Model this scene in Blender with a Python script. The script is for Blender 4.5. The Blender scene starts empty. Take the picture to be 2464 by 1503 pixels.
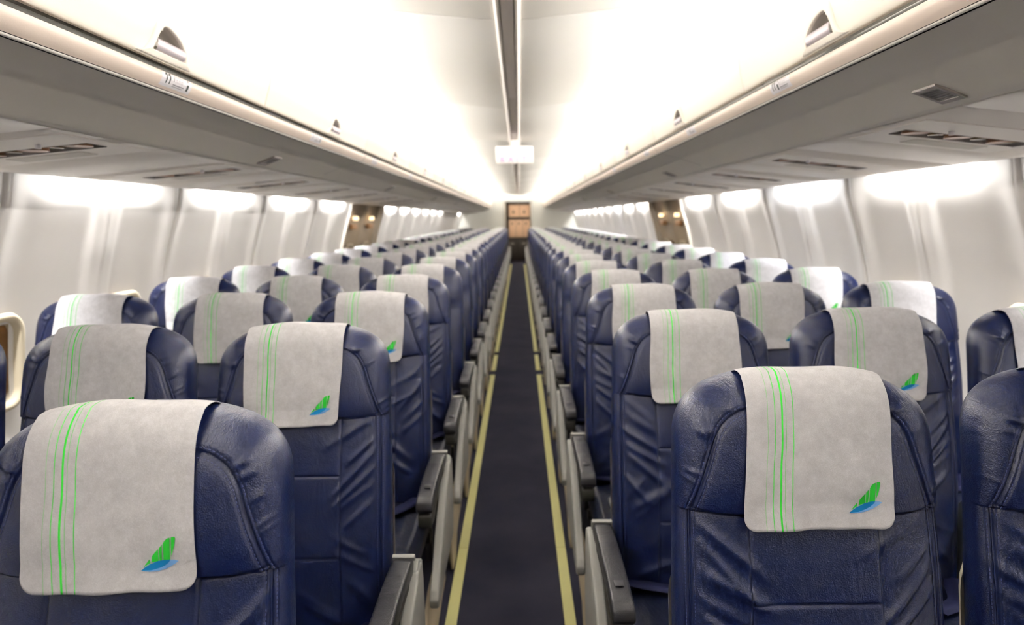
import bpy, bmesh, math, random
import numpy as np
from mathutils import Matrix, Vector

# ------------------------------------------------------------------ camera, world, lights, exposure
S = bpy.context.scene
COL = S.collection
CAMX, CAMZ = 0.035, 1.40
Y0, YEND = -2.172, 22.3

def rot(p, y, r):
    cy, sy = math.cos(y), math.sin(y)
    Rz = np.array([[cy, -sy, 0], [sy, cy, 0], [0, 0, 1]])
    cp, sp = math.cos(-p), math.sin(-p)
    Rx = np.array([[1, 0, 0], [0, cp, -sp], [0, sp, cp]])
    cr, sr = math.cos(r), math.sin(r)
    Ry = np.array([[cr, 0, sr], [0, 1, 0], [-sr, 0, cr]])
    return Rz @ Rx @ Ry

M = rot(.1295, .011, .0109)
cam = bpy.data.cameras.new('camera')
camo = bpy.data.objects.new('camera', cam)
COL.objects.link(camo)
m4 = Matrix.Identity(4)
for i in range(3):
    m4[i][0] = M[i, 0]; m4[i][1] = M[i, 2]; m4[i][2] = -M[i, 1]
m4.translation = Vector((CAMX, 0, CAMZ))
camo.matrix_world = m4
cam.sensor_width = 36
cam.lens = 36 * 1732 / 2464
cam.clip_start = .02
cam.dof.use_dof = True
cam.dof.focus_distance = 1.18
cam.dof.aperture_fstop = 4.0
S.camera = camo

S.view_settings.view_transform = 'Standard'
S.view_settings.look = 'None'
S.view_settings.gamma = 1
S.view_settings.use_curve_mapping = False
S.view_settings.exposure = 1.42
S.cycles.use_denoising = True
S.cycles.max_bounces = 8
S.cycles.diffuse_bounces = 5
S.cycles.glossy_bounces = 3
S.cycles.sample_clamp_indirect = 6

W = bpy.data.worlds.new('world'); S.world = W; W.use_nodes = True
W.node_tree.nodes['Background'].inputs[0].default_value = (.8, .85, 1, 1)
W.node_tree.nodes['Background'].inputs[1].default_value = .02

CEIL_W, SIDE_W = 64.0, 7.2
EXIT0, EXIT1 = 7.62, 9.38
PANELS = [(1.22 + 1.27 * k, 2.49 + 1.27 * k) for k in range(-2, 4)] + [(6.30, 7.62)] + [(9.38 + 1.27 * k, 10.65 + 1.27 * k) for k in range(10)]

def area(name, loc, direction, ylen, w, power, colour):
    l = bpy.data.lights.new(name, 'AREA'); l.shape = 'RECTANGLE'
    l.size = w; l.size_y = ylen; l.energy = power; l.color = colour
    o = bpy.data.objects.new(name, l); COL.objects.link(o)
    z = -Vector(direction).normalized(); y = Vector((0, 1, 0)); x = y.cross(z).normalized()
    m = Matrix((x, y, z)).transposed().to_4x4(); m.translation = Vector(loc)
    o.matrix_world = m
    return o

for s in (-1, 1):
    dz = 0 if s < 0 else .022
    for k in range(8):                                  # tubes in the coves above the bins
        ya = Y0 + k * 3.05; yb = min(ya + 3.0, YEND)
        area('ceiling_tube', (s * .885, (ya + yb) / 2, 2.078 + dz), (-s * .80, 0, .60), yb - ya, .09,
             CEIL_W * (yb - ya) / 3, (1, .975, .95))
    for i, (a, b) in enumerate(PANELS):                 # tubes above each sidewall panel
        if s < 0 and 17.6 < (a + b) / 2 < 20.2: continue       # dead tubes
        area('sidewall_tube', (s * 1.706, (a + b) / 2, 1.624), (s * .18, 0, -.98), .80, .03, SIDE_W,
             (1, .985, .95) if (s < 0 or i % 5 != 4) else (.93, .96, 1))
def spot(name, loc, power, colour, r=.05):
    l = bpy.data.lights.new(name, 'POINT'); l.energy = power; l.color = colour; l.shadow_soft_size = r
    o = bpy.data.objects.new(name, l); o.location = loc; COL.objects.link(o)
spot('galley_lamp', (0.02, 23.2, 1.86), 8, (1, .80, .64), .1)

# ------------------------------------------------------------------ materials
def mat(name, col, rough=.5, spec=.5, metal=0, emit=None, estr=0, coat=0):
    m = bpy.data.materials.new(name); m.use_nodes = True
    b = m.node_tree.nodes['Principled BSDF']
    b.inputs['Base Color'].default_value = (*col, 1)
    b.inputs['Roughness'].default_value = rough
    b.inputs['Specular IOR Level'].default_value = spec
    b.inputs['Metallic'].default_value = metal
    b.inputs['Coat Weight'].default_value = coat
    if emit:
        b.inputs['Emission Color'].default_value = (*emit, 1)
        b.inputs['Emission Strength'].default_value = estr
    return m
def N(m, t, **kw):
    n = m.node_tree.nodes.new(t)
    for k, v in kw.items():
        if k in n.inputs: n.inputs[k].default_value = v
        else: setattr(n, k, v)
    return n
def LK(m, a, b): m.node_tree.links.new(a, b)
def bsdf(m): return m.node_tree.nodes['Principled BSDF']
def srgb(r, g, b):
    f = lambda c: (c / 255 / 12.92) if c / 255 <= .04045 else ((c / 255 + .055) / 1.055) ** 2.4
    return (f(r), f(g), f(b))
def bump(m, height, strength, dist, prev=None):
    b = N(m, 'ShaderNodeBump', Strength=strength, Distance=dist)
    LK(m, height, b.inputs['Height'])
    if prev: LK(m, prev.outputs[0], b.inputs['Normal'])
    return b

def leather(name, col, rough=.36):
    m = mat(name, col, rough, .42)
    tc = N(m, 'ShaderNodeTexCoord'); oi = N(m, 'ShaderNodeObjectInfo')
    add = N(m, 'ShaderNodeVectorMath', operation='ADD')
    LK(m, tc.outputs['Object'], add.inputs[0])
    sc = N(m, 'ShaderNodeMath', operation='MULTIPLY'); sc.inputs[1].default_value = 17.0
    LK(m, oi.outputs['Random'], sc.inputs[0]); LK(m, sc.outputs[0], add.inputs[1])
    v = N(m, 'ShaderNodeTexVoronoi', Scale=520.0); LK(m, tc.outputs['Object'], v.inputs['Vector'])
    n1 = N(m, 'ShaderNodeTexNoise', Scale=9.0, Detail=5.0, Roughness=.6, Distortion=.9)
    mp = N(m, 'ShaderNodeMapping'); mp.inputs['Scale'].default_value = (1.6, 1, .8)
    mp.inputs['Rotation'].default_value = (0, .6, 0)
    LK(m, add.outputs[0], mp.inputs[0]); LK(m, mp.outputs[0], n1.inputs['Vector'])
    n2 = N(m, 'ShaderNodeTexNoise', Scale=60.0, Detail=4.0, Roughness=.6); LK(m, add.outputs[0], n2.inputs['Vector'])
    b1 = bump(m, n1.outputs[0], .22, .016)
    b2 = bump(m, n2.outputs[0], .2, .0014, b1)
    b3 = bump(m, v.outputs['Distance'], .5, .0006, b2)
    LK(m, b3.outputs[0], bsdf(m).inputs['Normal'])
    r = N(m, 'ShaderNodeMapRange'); r.inputs['To Min'].default_value = rough - .05; r.inputs['To Max'].default_value = rough + .14
    LK(m, n2.outputs[0], r.inputs[0]); LK(m, r.outputs[0], bsdf(m).inputs['Roughness'])
    return m

NAVY = leather('navy_leather', srgb(5, 17, 53), .30)
NAVY2 = leather('cushion_leather', srgb(6, 15, 42), .36)
THREAD = mat('navy_thread', srgb(44, 52, 90), .7)

def fabric():
    m = mat('headrest_fabric', srgb(206, 200, 198), .9, .15)
    uv = N(m, 'ShaderNodeUVMap'); tc = N(m, 'ShaderNodeTexCoord'); oi = N(m, 'ShaderNodeObjectInfo')
    sep = N(m, 'ShaderNodeSeparateXYZ'); LK(m, uv.outputs[0], sep.inputs[0])
    n = N(m, 'ShaderNodeTexNoise', Scale=45.0, Detail=6.0, Roughness=.75, noise_dimensions='4D')
    LK(m, tc.outputs['Object'], n.inputs['Vector'])
    w = N(m, 'ShaderNodeMath', operation='MULTIPLY'); w.inputs[1].default_value = 31
    LK(m, oi.outputs['Random'], w.inputs[0]); LK(m, w.outputs[0], n.inputs['W'])
    ramp = N(m, 'ShaderNodeMapRange'); ramp.inputs['From Min'].default_value = .3; ramp.inputs['From Max'].default_value = .72
    LK(m, n.outputs[0], ramp.inputs[0])
    mix = N(m, 'ShaderNodeMix', data_type='RGBA')
    mix.inputs[6].default_value = (*srgb(196, 195, 200), 1); mix.inputs[7].default_value = (*srgb(225, 224, 229), 1)
    LK(m, ramp.outputs[0], mix.inputs[0])
    # embossed dot grain
    wv = N(m, 'ShaderNodeTexVoronoi', Scale=900.0); LK(m, tc.outputs['Object'], wv.inputs['Vector'])
    mix2 = N(m, 'ShaderNodeMix', data_type='RGBA', blend_type='MULTIPLY'); mix2.inputs[0].default_value = .22
    LK(m, mix.outputs[2], mix2.inputs[6]); LK(m, wv.outputs['Distance'], mix2.inputs[7])
    cur = mix2.outputs[2]
    # slow wander of the printed lines
    wn = N(m, 'ShaderNodeTexNoise', Scale=3.2, noise_dimensions='1D'); LK(m, sep.outputs[1], wn.inputs['W'])
    ws = N(m, 'ShaderNodeMath', operation='MULTIPLY_ADD'); ws.inputs[1].default_value = .05; ws.inputs[2].default_value = -.025
    LK(m, wn.outputs[0], ws.inputs[0])
    uu = N(m, 'ShaderNodeMath', operation='ADD'); LK(m, sep.outputs[0], uu.inputs[0]); LK(m, ws.outputs[0], uu.inputs[1])
    for u0, hw, a in ((.150, .0017, .7), (.200, .0032, .9), (.250, .0062, 1), (.277, .0020, .75), (.326, .0034, .9)):
        d = N(m, 'ShaderNodeMath', operation='SUBTRACT'); d.inputs[1].default_value = u0; LK(m, uu.outputs[0], d.inputs[0])
        ab = N(m, 'ShaderNodeMath', operation='ABSOLUTE'); LK(m, d.outputs[0], ab.inputs[0])
        lt = N(m, 'ShaderNodeMapRange'); lt.inputs['From Min'].default_value = hw * 1.25; lt.inputs['From Max'].default_value = hw * .8
        lt.inputs['To Max'].default_value = a
        LK(m, ab.outputs[0], lt.inputs[0])
        mx = N(m, 'ShaderNodeMix', data_type='RGBA'); mx.inputs[7].default_value = (*srgb(48, 190, 52), 1)
        LK(m, lt.outputs[0], mx.inputs[0]); LK(m, cur, mx.inputs[6]); cur = mx.outputs[2]
    LK(m, cur, bsdf(m).inputs['Base Color'])
    b = bump(m, wv.outputs['Distance'], .25, .0004)
    b2 = bump(m, n.outputs[0], .25, .002, b)
    LK(m, b2.outputs[0], bsdf(m).inputs['Normal'])
    return m
CLOTH = fabric()
LGREEN = mat('logo_green', srgb(38, 168, 48), .8, .1)
LBLUE = mat('logo_blue', srgb(14, 104, 160), .8, .1)
LPALE = mat('logo_pale_blue', srgb(112, 160, 215), .8, .1)

def plastic(name, col, rough=.42, sc=320.0, st=.25):
    m = mat(name, col, rough, .4)
    tc = N(m, 'ShaderNodeTexCoord')
    n = N(m, 'ShaderNodeTexNoise', Scale=sc, Detail=2.0); LK(m, tc.outputs['Object'], n.inputs['Vector'])
    b = bump(m, n.outputs[0], st, .0006); LK(m, b.outputs[0], bsdf(m).inputs['Normal'])
    return m
BEIGE = plastic('beige_moulded_plastic', srgb(234, 226, 214))
BINM = plastic('bin_door_plastic', srgb(240, 233, 220))
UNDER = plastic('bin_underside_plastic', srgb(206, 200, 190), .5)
BULL = plastic('rail_plastic', srgb(226, 210, 198), .38)
CEILM = plastic('ceiling_panel', srgb(244, 240, 232), .55)
RAILM = plastic('ceiling_rail', srgb(232, 224, 218), .4)
WALLM = plastic('sidewall_panel', srgb(232, 228, 225), .38, 60, .1)
PSUM = plastic('service_panel', srgb(241, 235, 228), .4)
GREYP = plastic('grey_armrest_plastic', srgb(132, 134, 132), .45)
GREYL = plastic('light_grey_plastic', srgb(150, 150, 147), .42)
PAD = leather('armrest_pad', srgb(30, 30, 36), .34)
CREAM = plastic('cream_shell', srgb(226, 218, 200), .4)
TAN = plastic('tan_shroud', srgb(205, 190, 164), .5)
DARK = mat('dark_gap', srgb(30, 30, 28), .6)
BAND = mat('hinge_gap_shade', srgb(44, 44, 40), .6, .3)  # shade of the recessed hinge gap put into the colour
METAL = mat('brushed_latch', srgb(205, 195, 200), .38, .5, .35)
STEEL = mat('buckle_steel', srgb(200, 198, 190), .3, .5, .9)
BLACKG = mat('night_glass', (.004, .005, .006), .08, .5)
AMBER = mat('window_reveal', srgb(170, 128, 84), .5)
SHADE = plastic('window_shade', srgb(222, 210, 186), .5)
GRILLE = mat('speaker_grille', srgb(70, 66, 66), .5, .5)
GRILLF = mat('grille_frame', srgb(120, 112, 108), .45)
WHITEL = mat('sticker_white', srgb(226, 222, 226), .5)
INK = mat('sticker_ink', srgb(40, 48, 44), .6)
INKP = mat('sticker_faint_ink', srgb(140, 136, 142), .6)
BELT = mat('belt_webbing', srgb(14, 20, 58), .75, .3)
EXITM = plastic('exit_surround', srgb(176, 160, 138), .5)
EXITD = mat('exit_recess', srgb(120, 105, 88), .6)
LAMPW = mat('exit_lamp', (1, .8, .5), .5, emit=(1, .74, .42), estr=.8)
SIGNW = mat('exit_sign_face', srgb(240, 232, 228), .5, emit=(1, .93, .88), estr=.06)
SIGNR = mat('exit_sign_letters', srgb(240, 150, 190), .5, emit=(1, .45, .6), estr=.12)
LENS = mat('reading_lamp_lens', srgb(120, 100, 60), .2, .6)
VENTM = mat('air_nozzle', srgb(150, 110, 84), .35, .5)  # orange reflections in the bay put into nozzle and lens colours
GALW = mat('galley_door', srgb(222, 192, 166), .5)
GALD = mat('galley_dark', srgb(38, 32, 28), .5)
LAVW = plastic('lavatory_wall', srgb(214, 214, 208), .5)
FRAMEM = mat('seat_frame_metal', srgb(60, 60, 64), .5, .5, .5)

def carpet():
    m = mat('aisle_carpet', srgb(44, 44, 56), .95, .1)
    tc = N(m, 'ShaderNodeTexCoord')
    n = N(m, 'ShaderNodeTexNoise', Scale=380.0, Detail=3.0, Roughness=.7); LK(m, tc.outputs['Object'], n.inputs['Vector'])
    n2 = N(m, 'ShaderNodeTexNoise', Scale=3.0, Detail=3.0); LK(m, tc.outputs['Object'], n2.inputs['Vector'])
    a = N(m, 'ShaderNodeMath', operation='ADD'); LK(m, n.outputs[0], a.inputs[0]); LK(m, n2.outputs[0], a.inputs[1])
    r = N(m, 'ShaderNodeMapRange'); r.inputs['From Min'].default_value = .7; r.inputs['From Max'].default_value = 1.3
    LK(m, a.outputs[0], r.inputs[0])
    mix = N(m, 'ShaderNodeMix', data_type='RGBA'); mix.inputs[6].default_value = (*srgb(27, 28, 42), 1); mix.inputs[7].default_value = (*srgb(49, 48, 60), 1)
    LK(m, r.outputs[0], mix.inputs[0]); LK(m, mix.outputs[2], bsdf(m).inputs['Base Color'])
    b = bump(m, n.outputs[0], .8, .003); LK(m, b.outputs[0], bsdf(m).inputs['Normal'])
    return m
CARPET = carpet()
STRIPM = mat('path_strip', srgb(212, 210, 144), .5)
STRIPB = mat('path_branch', srgb(176, 170, 120), .5)

# ------------------------------------------------------------------ helpers
def tag(o, label=None, cat=None, group=None, kind=None):
    if label: o['label'] = label
    if cat: o['category'] = cat
    if group: o['group'] = group
    if kind: o['kind'] = kind
    return o
def empty(name, loc=(0, 0, 0)):
    o = bpy.data.objects.new(name, None); o.empty_display_size = .1; o.location = loc; COL.objects.link(o); return o
def link(name, me, mats, parent=None, loc=(0, 0, 0)):
    for m in (mats if isinstance(mats, (list, tuple)) else [mats]):
        if len(me.materials) < (len(mats) if isinstance(mats, (list, tuple)) else 1): me.materials.append(m)
    o = bpy.data.objects.new(name, me); o.location = loc; COL.objects.link(o)
    if parent: o.parent = parent
    return o
def mesh_np(name, V, F, smooth=True):
    me = bpy.data.meshes.new(name)
    V = np.asarray(V, np.float32); F = np.asarray(F, np.int32)
    me.vertices.add(len(V)); me.vertices.foreach_set('co', V.ravel())
    k = F.shape[1]
    me.loops.add(F.size); me.loops.foreach_set('vertex_index', F.ravel())
    me.polygons.add(len(F)); me.polygons.foreach_set('loop_start', np.arange(0, F.size, k, dtype=np.int32))
    me.update(calc_edges=True)
    if smooth: me.polygons.foreach_set('use_smooth', np.ones(len(F), bool))
    me.validate()
    return me
def grid_faces(nr, nc, wrap=False):
    r = np.arange(nr - 1)[:, None]; c = np.arange(nc if wrap else nc - 1)[None]
    c2 = (c + 1) % nc
    a = r * nc + c; b = r * nc + c2; d = (r + 1) * nc + c; e = (r + 1) * nc + c2
    return np.stack([a, b, e, d], -1).reshape(-1, 4)
def bm_mesh(name, bm, smooth_angle=None):
    bmesh.ops.recalc_face_normals(bm, faces=bm.faces)
    me = bpy.data.meshes.new(name); bm.to_mesh(me); bm.free()
    if smooth_angle:
        me.polygons.foreach_set('use_smooth', np.ones(len(me.polygons), bool))
        me.set_sharp_from_angle(angle=math.radians(smooth_angle))
    return me
def add_prism(bm, pts, axis, a, b, bev=0, seg=2, mi=0):
    """pts: 2D polygon; axis 'x': pts=(y,z) from x=a to b; 'y': pts=(x,z); 'z': pts=(x,y)"""
    def mk(p, t):
        return {'x': (t, p[0], p[1]), 'y': (p[0], t, p[1]), 'z': (p[0], p[1], t)}[axis]
    v1 = [bm.verts.new(mk(p, a)) for p in pts]; v2 = [bm.verts.new(mk(p, b)) for p in pts]
    n = len(pts)
    fs = [bm.faces.new(v1), bm.faces.new(v2[::-1])]
    for i in range(n): fs.append(bm.faces.new((v1[i], v2[i], v2[(i + 1) % n], v1[(i + 1) % n])))
    for f in fs: f.material_index = mi
    if bev:
        es = list({e for f in fs for e in f.edges})
        bmesh.ops.recalc_face_normals(bm, faces=fs)
        r = bmesh.ops.bevel(bm, geom=es, offset=bev, segments=seg, affect='EDGES', profile=.5)
        for f in r['faces']: f.material_index = mi
def add_box(bm, x0, x1, y0, y1, z0, z1, bev=0, seg=2, mi=0):
    add_prism(bm, [(y0, z0), (y1, z0), (y1, z1), (y0, z1)], 'x', x0, x1, bev, seg, mi)
def box(name, m, x0, x1, y0, y1, z0, z1, parent=None, bev=0, seg=2):
    bm = bmesh.new(); add_box(bm, x0, x1, y0, y1, z0, z1, bev, seg)
    return link(name, bm_mesh(name, bm, 40), m, parent)
def add_cyl(bm, c, axis, r, h, n=20, mi=0, r2=None):
    q = {'z': Matrix.Identity(4), 'x': Matrix.Rotation(math.pi / 2, 4, 'Y'), 'y': Matrix.Rotation(-math.pi / 2, 4, 'X')}[axis]
    res = bmesh.ops.create_cone(bm, cap_ends=True, segments=n, radius1=r, radius2=r if r2 is None else r2, depth=h, matrix=Matrix.Translation(c) @ q)
    for v in res['verts']:
        for f in v.link_faces: f.material_index = mi
def extrude_profile(pts, ys):
    """sheet mesh: profile (x,z) swept along y"""
    P = np.array(pts, float); ys = np.array(ys, float)
    V = np.zeros((len(ys), len(P), 3)); V[:, :, 0] = P[:, 0]; V[:, :, 2] = P[:, 1]; V[:, :, 1] = ys[:, None]
    return V.reshape(-1, 3), grid_faces(len(ys), len(P))
def resample(pts, n):
    """Catmull-Rom through pts -> n points"""
    P = np.array(pts, float); Q = np.vstack([2 * P[0] - P[1], P, 2 * P[-1] - P[-2]])
    out = []
    for t in np.linspace(0, len(P) - 1, n):
        i = min(int(t), len(P) - 2); u = t - i
        p0, p1, p2, p3 = Q[i], Q[i + 1], Q[i + 2], Q[i + 3]
        out.append(.5 * ((2 * p1) + (-p0 + p2) * u + (2 * p0 - 5 * p1 + 4 * p2 - p3) * u * u + (-p0 + 3 * p1 - 3 * p2 + p3) * u ** 3))
    return np.array(out)
def copy_tree(o, parent=None):
    c = o.copy(); COL.objects.link(c)
    if parent: c.parent = parent
    for ch in list(o.children): copy_tree(ch, c)
    return c
ORD = ['first', 'second', 'third', 'fourth', 'fifth', 'sixth', 'seventh', 'eighth', 'ninth', 'tenth', 'eleventh', 'twelfth',
       'thirteenth', 'fourteenth', 'fifteenth', 'sixteenth', 'seventeenth', 'eighteenth', 'nineteenth', 'twentieth',
       'twenty-first', 'twenty-second', 'twenty-third', 'twenty-fourth', 'twenty-fifth', 'twenty-sixth', 'twenty-seventh', 'twenty-eighth']
SIDE = {-1: 'left', 1: 'right'}

# ------------------------------------------------------------------ the setting
# floor
bm = bmesh.new(); add_box(bm, -1.95, 1.95, Y0, 25.2, -.05, 0)
tag(link('floor', bm_mesh('floor', bm), CARPET), kind='structure')
# thin carpet joints across the aisle
# ceiling: two shallow vaults meeting at the centre rail, grooved at the panel joints
cp = resample([(0, 2.122), (.05, 2.122), (.16, 2.130), (.34, 2.150), (.55, 2.168), (.72, 2.172), (.86, 2.150), (.94, 2.10), (.975, 2.03)], 40)
full = np.vstack([[(-x, z) for x, z in cp[::-1]], cp[1:]])
ys = [Y0]
for k in range(-2, 10):
    s0 = 2.75 + 2.13 * k
    if s0 < Y0 + .1 or s0 > YEND - .1: continue
    ys += [s0 - .012, s0 - .004, s0 - .003, s0 + .003, s0 + .004, s0 + .012]
ys.append(YEND)
V, F = extrude_profile(full, ys)
V = V.reshape(len(ys), -1, 3)
for i, y in enumerate(ys):
    j = (i - 1) % 6
    if 0 < i < len(ys) - 1:
        V[i, :, 2] += {0: 0, 1: -.002, 2: .012, 3: .012, 4: -.002, 5: 0}[j]
tag(link('ceiling', mesh_np('ceiling', V.reshape(-1, 3), F[:, ::-1]), CEILM), kind='structure')

# centre rail of the ceiling
bm = bmesh.new()
for s in (-1, 1):
    add_prism(bm, [(s * .047, 2.13), (s * .045, 2.113), (s * .036, 2.108), (s * .028, 2.112), (s * .026, 2.13)], 'y', Y0, 21.5)
add_box(bm, -.0215, .0215, Y0, 4.43, 2.1135, 2.13)
add_box(bm, -.0215, .0215, 6.12, 21.5, 2.1135, 2.13)
add_box(bm, -.026, .026, Y0, 21.5, 2.121, 2.128, mi=1)
add_box(bm, -.0205, .0205, 4.45, 6.10, 2.116, 2.127, mi=1)
tag(link('trim_1', bm_mesh('trim_1', bm, 35), [RAILM, UNDER]), kind='structure')

# sidewalls
WP = resample([(1.60, 1.725), (1.675, 1.70), (1.712, 1.65), (1.732, 1.59), (1.752, 1.48), (1.808, 1.30), (1.856, 1.10), (1.885, .85), (1.892, .62), (1.865, .3), (1.80, 0)], 52)
def wall_x(z):
    return float(np.interp(z, WP[::-1, 1], WP[::-1, 0]))
WINZ = (.74, 1.045)
WINS = [2.53 + .85 * k for k in range(-1, 14) if not 7.4 < 2.53 + .85 * k < 9.6]
def panel_relief(y):
    """inward relief (m) of the moulded panel at station y"""
    for a, b in PANELS:
        if a <= y <= b:
            u = y - a; L = b - a
            r = 0.0
            e = min(u, L - u)
            r += .016 * math.exp(-(max(e - .02, 0) / .075) ** 2)           # pillar each side of the joint
            r -= .016 * math.exp(-(e / .007) ** 2)                         # joint groove
            q = .022 / (1 + math.exp(-(.10 - abs(u - L * .52)) / .012))     # broad rib between the windows
            q += .008 * math.exp(-((u - L * .52) / .03) ** 2)
            return r, q
    return 0.0, 0.0
def wall_sheet(s, ya, yb, off=0.0, relief=True):
    ys = list(np.arange(ya, yb, .02)) + [yb]
    extra = []
    for a, b in PANELS:
        if ya <= a <= yb: extra += [a - .006, a - .003, a, a + .003, a + .006]
    ys = sorted(set([round(y, 4) for y in ys + extra if ya <= y <= yb]))
    V = np.zeros((len(ys), len(WP), 3))
    for i, y in enumerate(ys):
        r, q = panel_relief(y)
        fade = np.clip((1.60 - WP[:, 1]) / .30, 0, 1)
        V[i, :, 0] = s * (WP[:, 0] + off - r - q * fade); V[i, :, 1] = y; V[i, :, 2] = WP[:, 1]
    F = grid_faces(len(ys), len(WP))
    C = V.reshape(-1, 3)[F].mean(1)
    keep = np.ones(len(F), bool)
    for w in WINS:
        keep &= ~((abs(C[:, 1] - w) < .105) & (C[:, 2] > WINZ[0] + .03) & (C[:, 2] < WINZ[1] - .03))
    return V.reshape(-1, 3), F[keep]
for s, nm in ((-1, 'left'), (1, 'right')):
    Vs, Fs, o = [], [], 0
    for a, b in ((Y0, EXIT0), (EXIT1, YEND)):
        V, F = wall_sheet(s, a, b)
        Vs.append(V); Fs.append(F + o); o += len(V)
    tag(link('wall_' + nm, mesh_np('wall_' + nm, np.vstack(Vs), np.vstack(Fs)), WALLM), kind='structure')

# windows
def rrect(cx, cy, hx, hy, r, n=8):
    out = []
    for qx, qy, a0 in ((1, 1, 0), (-1, 1, 90), (-1, -1, 180), (1, -1, 270)):
        for k in range(n + 1):
            a = math.radians(a0 + 90 * k / n)
            out.append((cx + qx * (hx - r) + r * math.cos(a), cy + qy * (hy - r) + r * math.sin(a)))
    return out
def window_meshes(s, recess=.07, mx=None):
    zc = sum(WINZ) / 2; hz = (WINZ[1] - WINZ[0]) / 2
    prof = [(1.25, .0), (1.20, .012), (1.10, .014), (1.0, .004), (.95, -.02), (.88, -recess)]
    V = []; n = None
    for sc, inn in prof:
        g = (sc - 1) * .13
        ring = rrect(0, zc, .13 + g, hz + g, .055 + max(g, -.04), 8); n = len(ring)
        V += [(s * (wall_x(p[1]) - inn - .001 - (.012 if inn >= 0 else 0)), p[0], p[1]) for p in ring]
    F = grid_faces(len(prof), n, True)
    fr = mesh_np('window_frame', V, F)
    ring = rrect(0, zc, .13 - .0156, hz - .0156, .05, 8)
    bm = bmesh.new(); vs = [bm.verts.new((s * (wall_x(p[1]) + recess - .002), p[0], p[1])) for p in ring]; bm.faces.new(vs)
    pane = bm_mesh('window_pane', bm)
    bm = bmesh.new(); top = [p for p in ring if p[1] > zc + .085]
    top = [(p[0], p[1]) for p in top]; vs = [bm.verts.new((s * (wall_x(p[1]) + recess - .012), p[0], p[1])) for p in top]; bm.faces.new(vs)
    r = bmesh.ops.extrude_face_region(bm, geom=bm.faces[:]); bmesh.ops.translate(bm, vec=(s * -.006, 0, 0), verts=[v for v in r['geom'] if isinstance(v, bmesh.types.BMVert)])
    sh = bm_mesh('window_shade', bm)
    fr.materials.append(SHADE); fr.materials.append(AMBER); pane.materials.append(BLACKG); sh.materials.append(SHADE)
    mi = np.zeros(len(F), np.int32); mi[-n:] = 1; fr.polygons.foreach_set('material_index', mi)
    return fr, pane, sh
WM = {s: window_meshes(s) for s in (-1, 1)}
wn = 0
for s in (-1, 1):
    for w in WINS:
        wn += 1
        e = empty('window_%d' % wn, (0, w, 0)); tag(e, kind='structure')
        for nm, me in zip(('window_frame', 'window_pane', 'window_shade'), WM[s]):
            o = bpy.data.objects.new(nm, me); COL.objects.link(o); o.parent = e

# overwing exits: two hatches a side, set back in an unlit surround
dn = 0
for s in (-1, 1):
    for k in range(2):
        dn += 1
        a = EXIT0 + .88 * k; b = a + .88
        e = empty('door_%d' % dn, (0, 0, 0)); tag(e, kind='structure')
        P = resample([(1.60, 1.72), (1.70, 1.65), (1.772, 1.52), (1.83, 1.32), (1.885, 1.10), (1.91, .9), (1.915, .62), (1.885, .3), (1.82, 0)], 30)
        ysd = [a, a + .004, a + .03, a + .06, b - .06, b - .03, b - .004, b]
        offs = [0.0, -.01, -.03, 0, 0, -.03, -.01, 0.0]
        V = np.zeros((8, len(P), 3))
        for i in range(8):
            V[i, :, 0] = s * (P[:, 0] + offs[i] + .03); V[i, :, 1] = ysd[i]; V[i, :, 2] = P[:, 1]
        link('door_panel', mesh_np('door_panel', V.reshape(-1, 3), grid_faces(8, len(P))), EXITM, e)
        ym = (a + b) / 2
        bm = bmesh.new(); add_box(bm, s * 1.765, s * 1.80, ym - .07, ym + .07, 1.40, 1.445, .006)
        link('exit_lamp', bm_mesh('exit_lamp', bm, 40), LAMPW, e)
        bm = bmesh.new(); add_box(bm, s * 1.785, s * 1.83, ym - .12, ym + .12, 1.30, 1.36, .012)
        link('handle_cover', bm_mesh('handle_cover', bm, 40), AMBER, e)
        for nm, me in zip(('window_frame', 'window_pane', 'window_shade'), WM[s]):
            o = bpy.data.objects.new(nm, me); COL.objects.link(o); o.parent = e; o.location = (s * .012, ym, .07)
    # cream reveals at both ends of the recess
    for y in (EXIT0, EXIT1):
        q = -1 if y == EXIT0 else 1
        bm = bmesh.new()
        pts = [(s * (x - .03), z) for x, z in WP[::3] if z < 1.62] + [(s * (x + .09), z) for x, z in WP[::3][::-1] if z < 1.62]
        add_prism(bm, pts, 'y', y, y + q * .05)
        dn2 = {(-1, -1): 2, (-1, 1): 3, (1, -1): 4, (1, 1): 5}[(s, q)]
        tag(link('trim_%d' % dn2, bm_mesh('trim', bm, 40), BEIGE), kind='structure')

# end wall with the doorway to the galley, and an added wall behind the camera
def end_wall(name, y, th, hx, hz, m):
    bm = bmesh.new()
    add_box(bm, -1.95, -hx, y, y + th, 0, 2.2); add_box(bm, hx, 1.95, y, y + th, 0, 2.2); add_box(bm, -hx, hx, y, y + th, hz, 2.2)
    tag(link(name, bm_mesh(name, bm), m), kind='structure')
end_wall('wall_rear', YEND, .06, .42, 1.90, LAVW)
bm = bmesh.new(); add_box(bm, -1.95, 1.95, Y0 - .05, Y0, 0, 2.2)
tag(link('wall_unseen_front', bm_mesh('wall_unseen_front', bm), CARPET), kind='structure')  # unseen wall added to keep light in, dark to dim leather reflections
bm = bmesh.new()
for s in (-1, 1):
    add_box(bm, s * .42, s * .47, YEND + .06, 25.2, 0, 2.0)
add_box(bm, -.47, .47, YEND + .06, 25.2, 2.0, 2.05)
add_box(bm, -.47, .47, 25.15, 25.2, 0, 2.05)
tag(link('wall_galley', bm_mesh('wall_galley', bm), LAVW), kind='structure')
bm = bmesh.new()
for s in (-1, 1): add_box(bm, s * .405, s * .435, YEND - .03, YEND + .08, 0, 1.93, .008)
add_box(bm, -.435, .435, YEND - .03, YEND + .08, 1.90, 1.935, .008)
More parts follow.
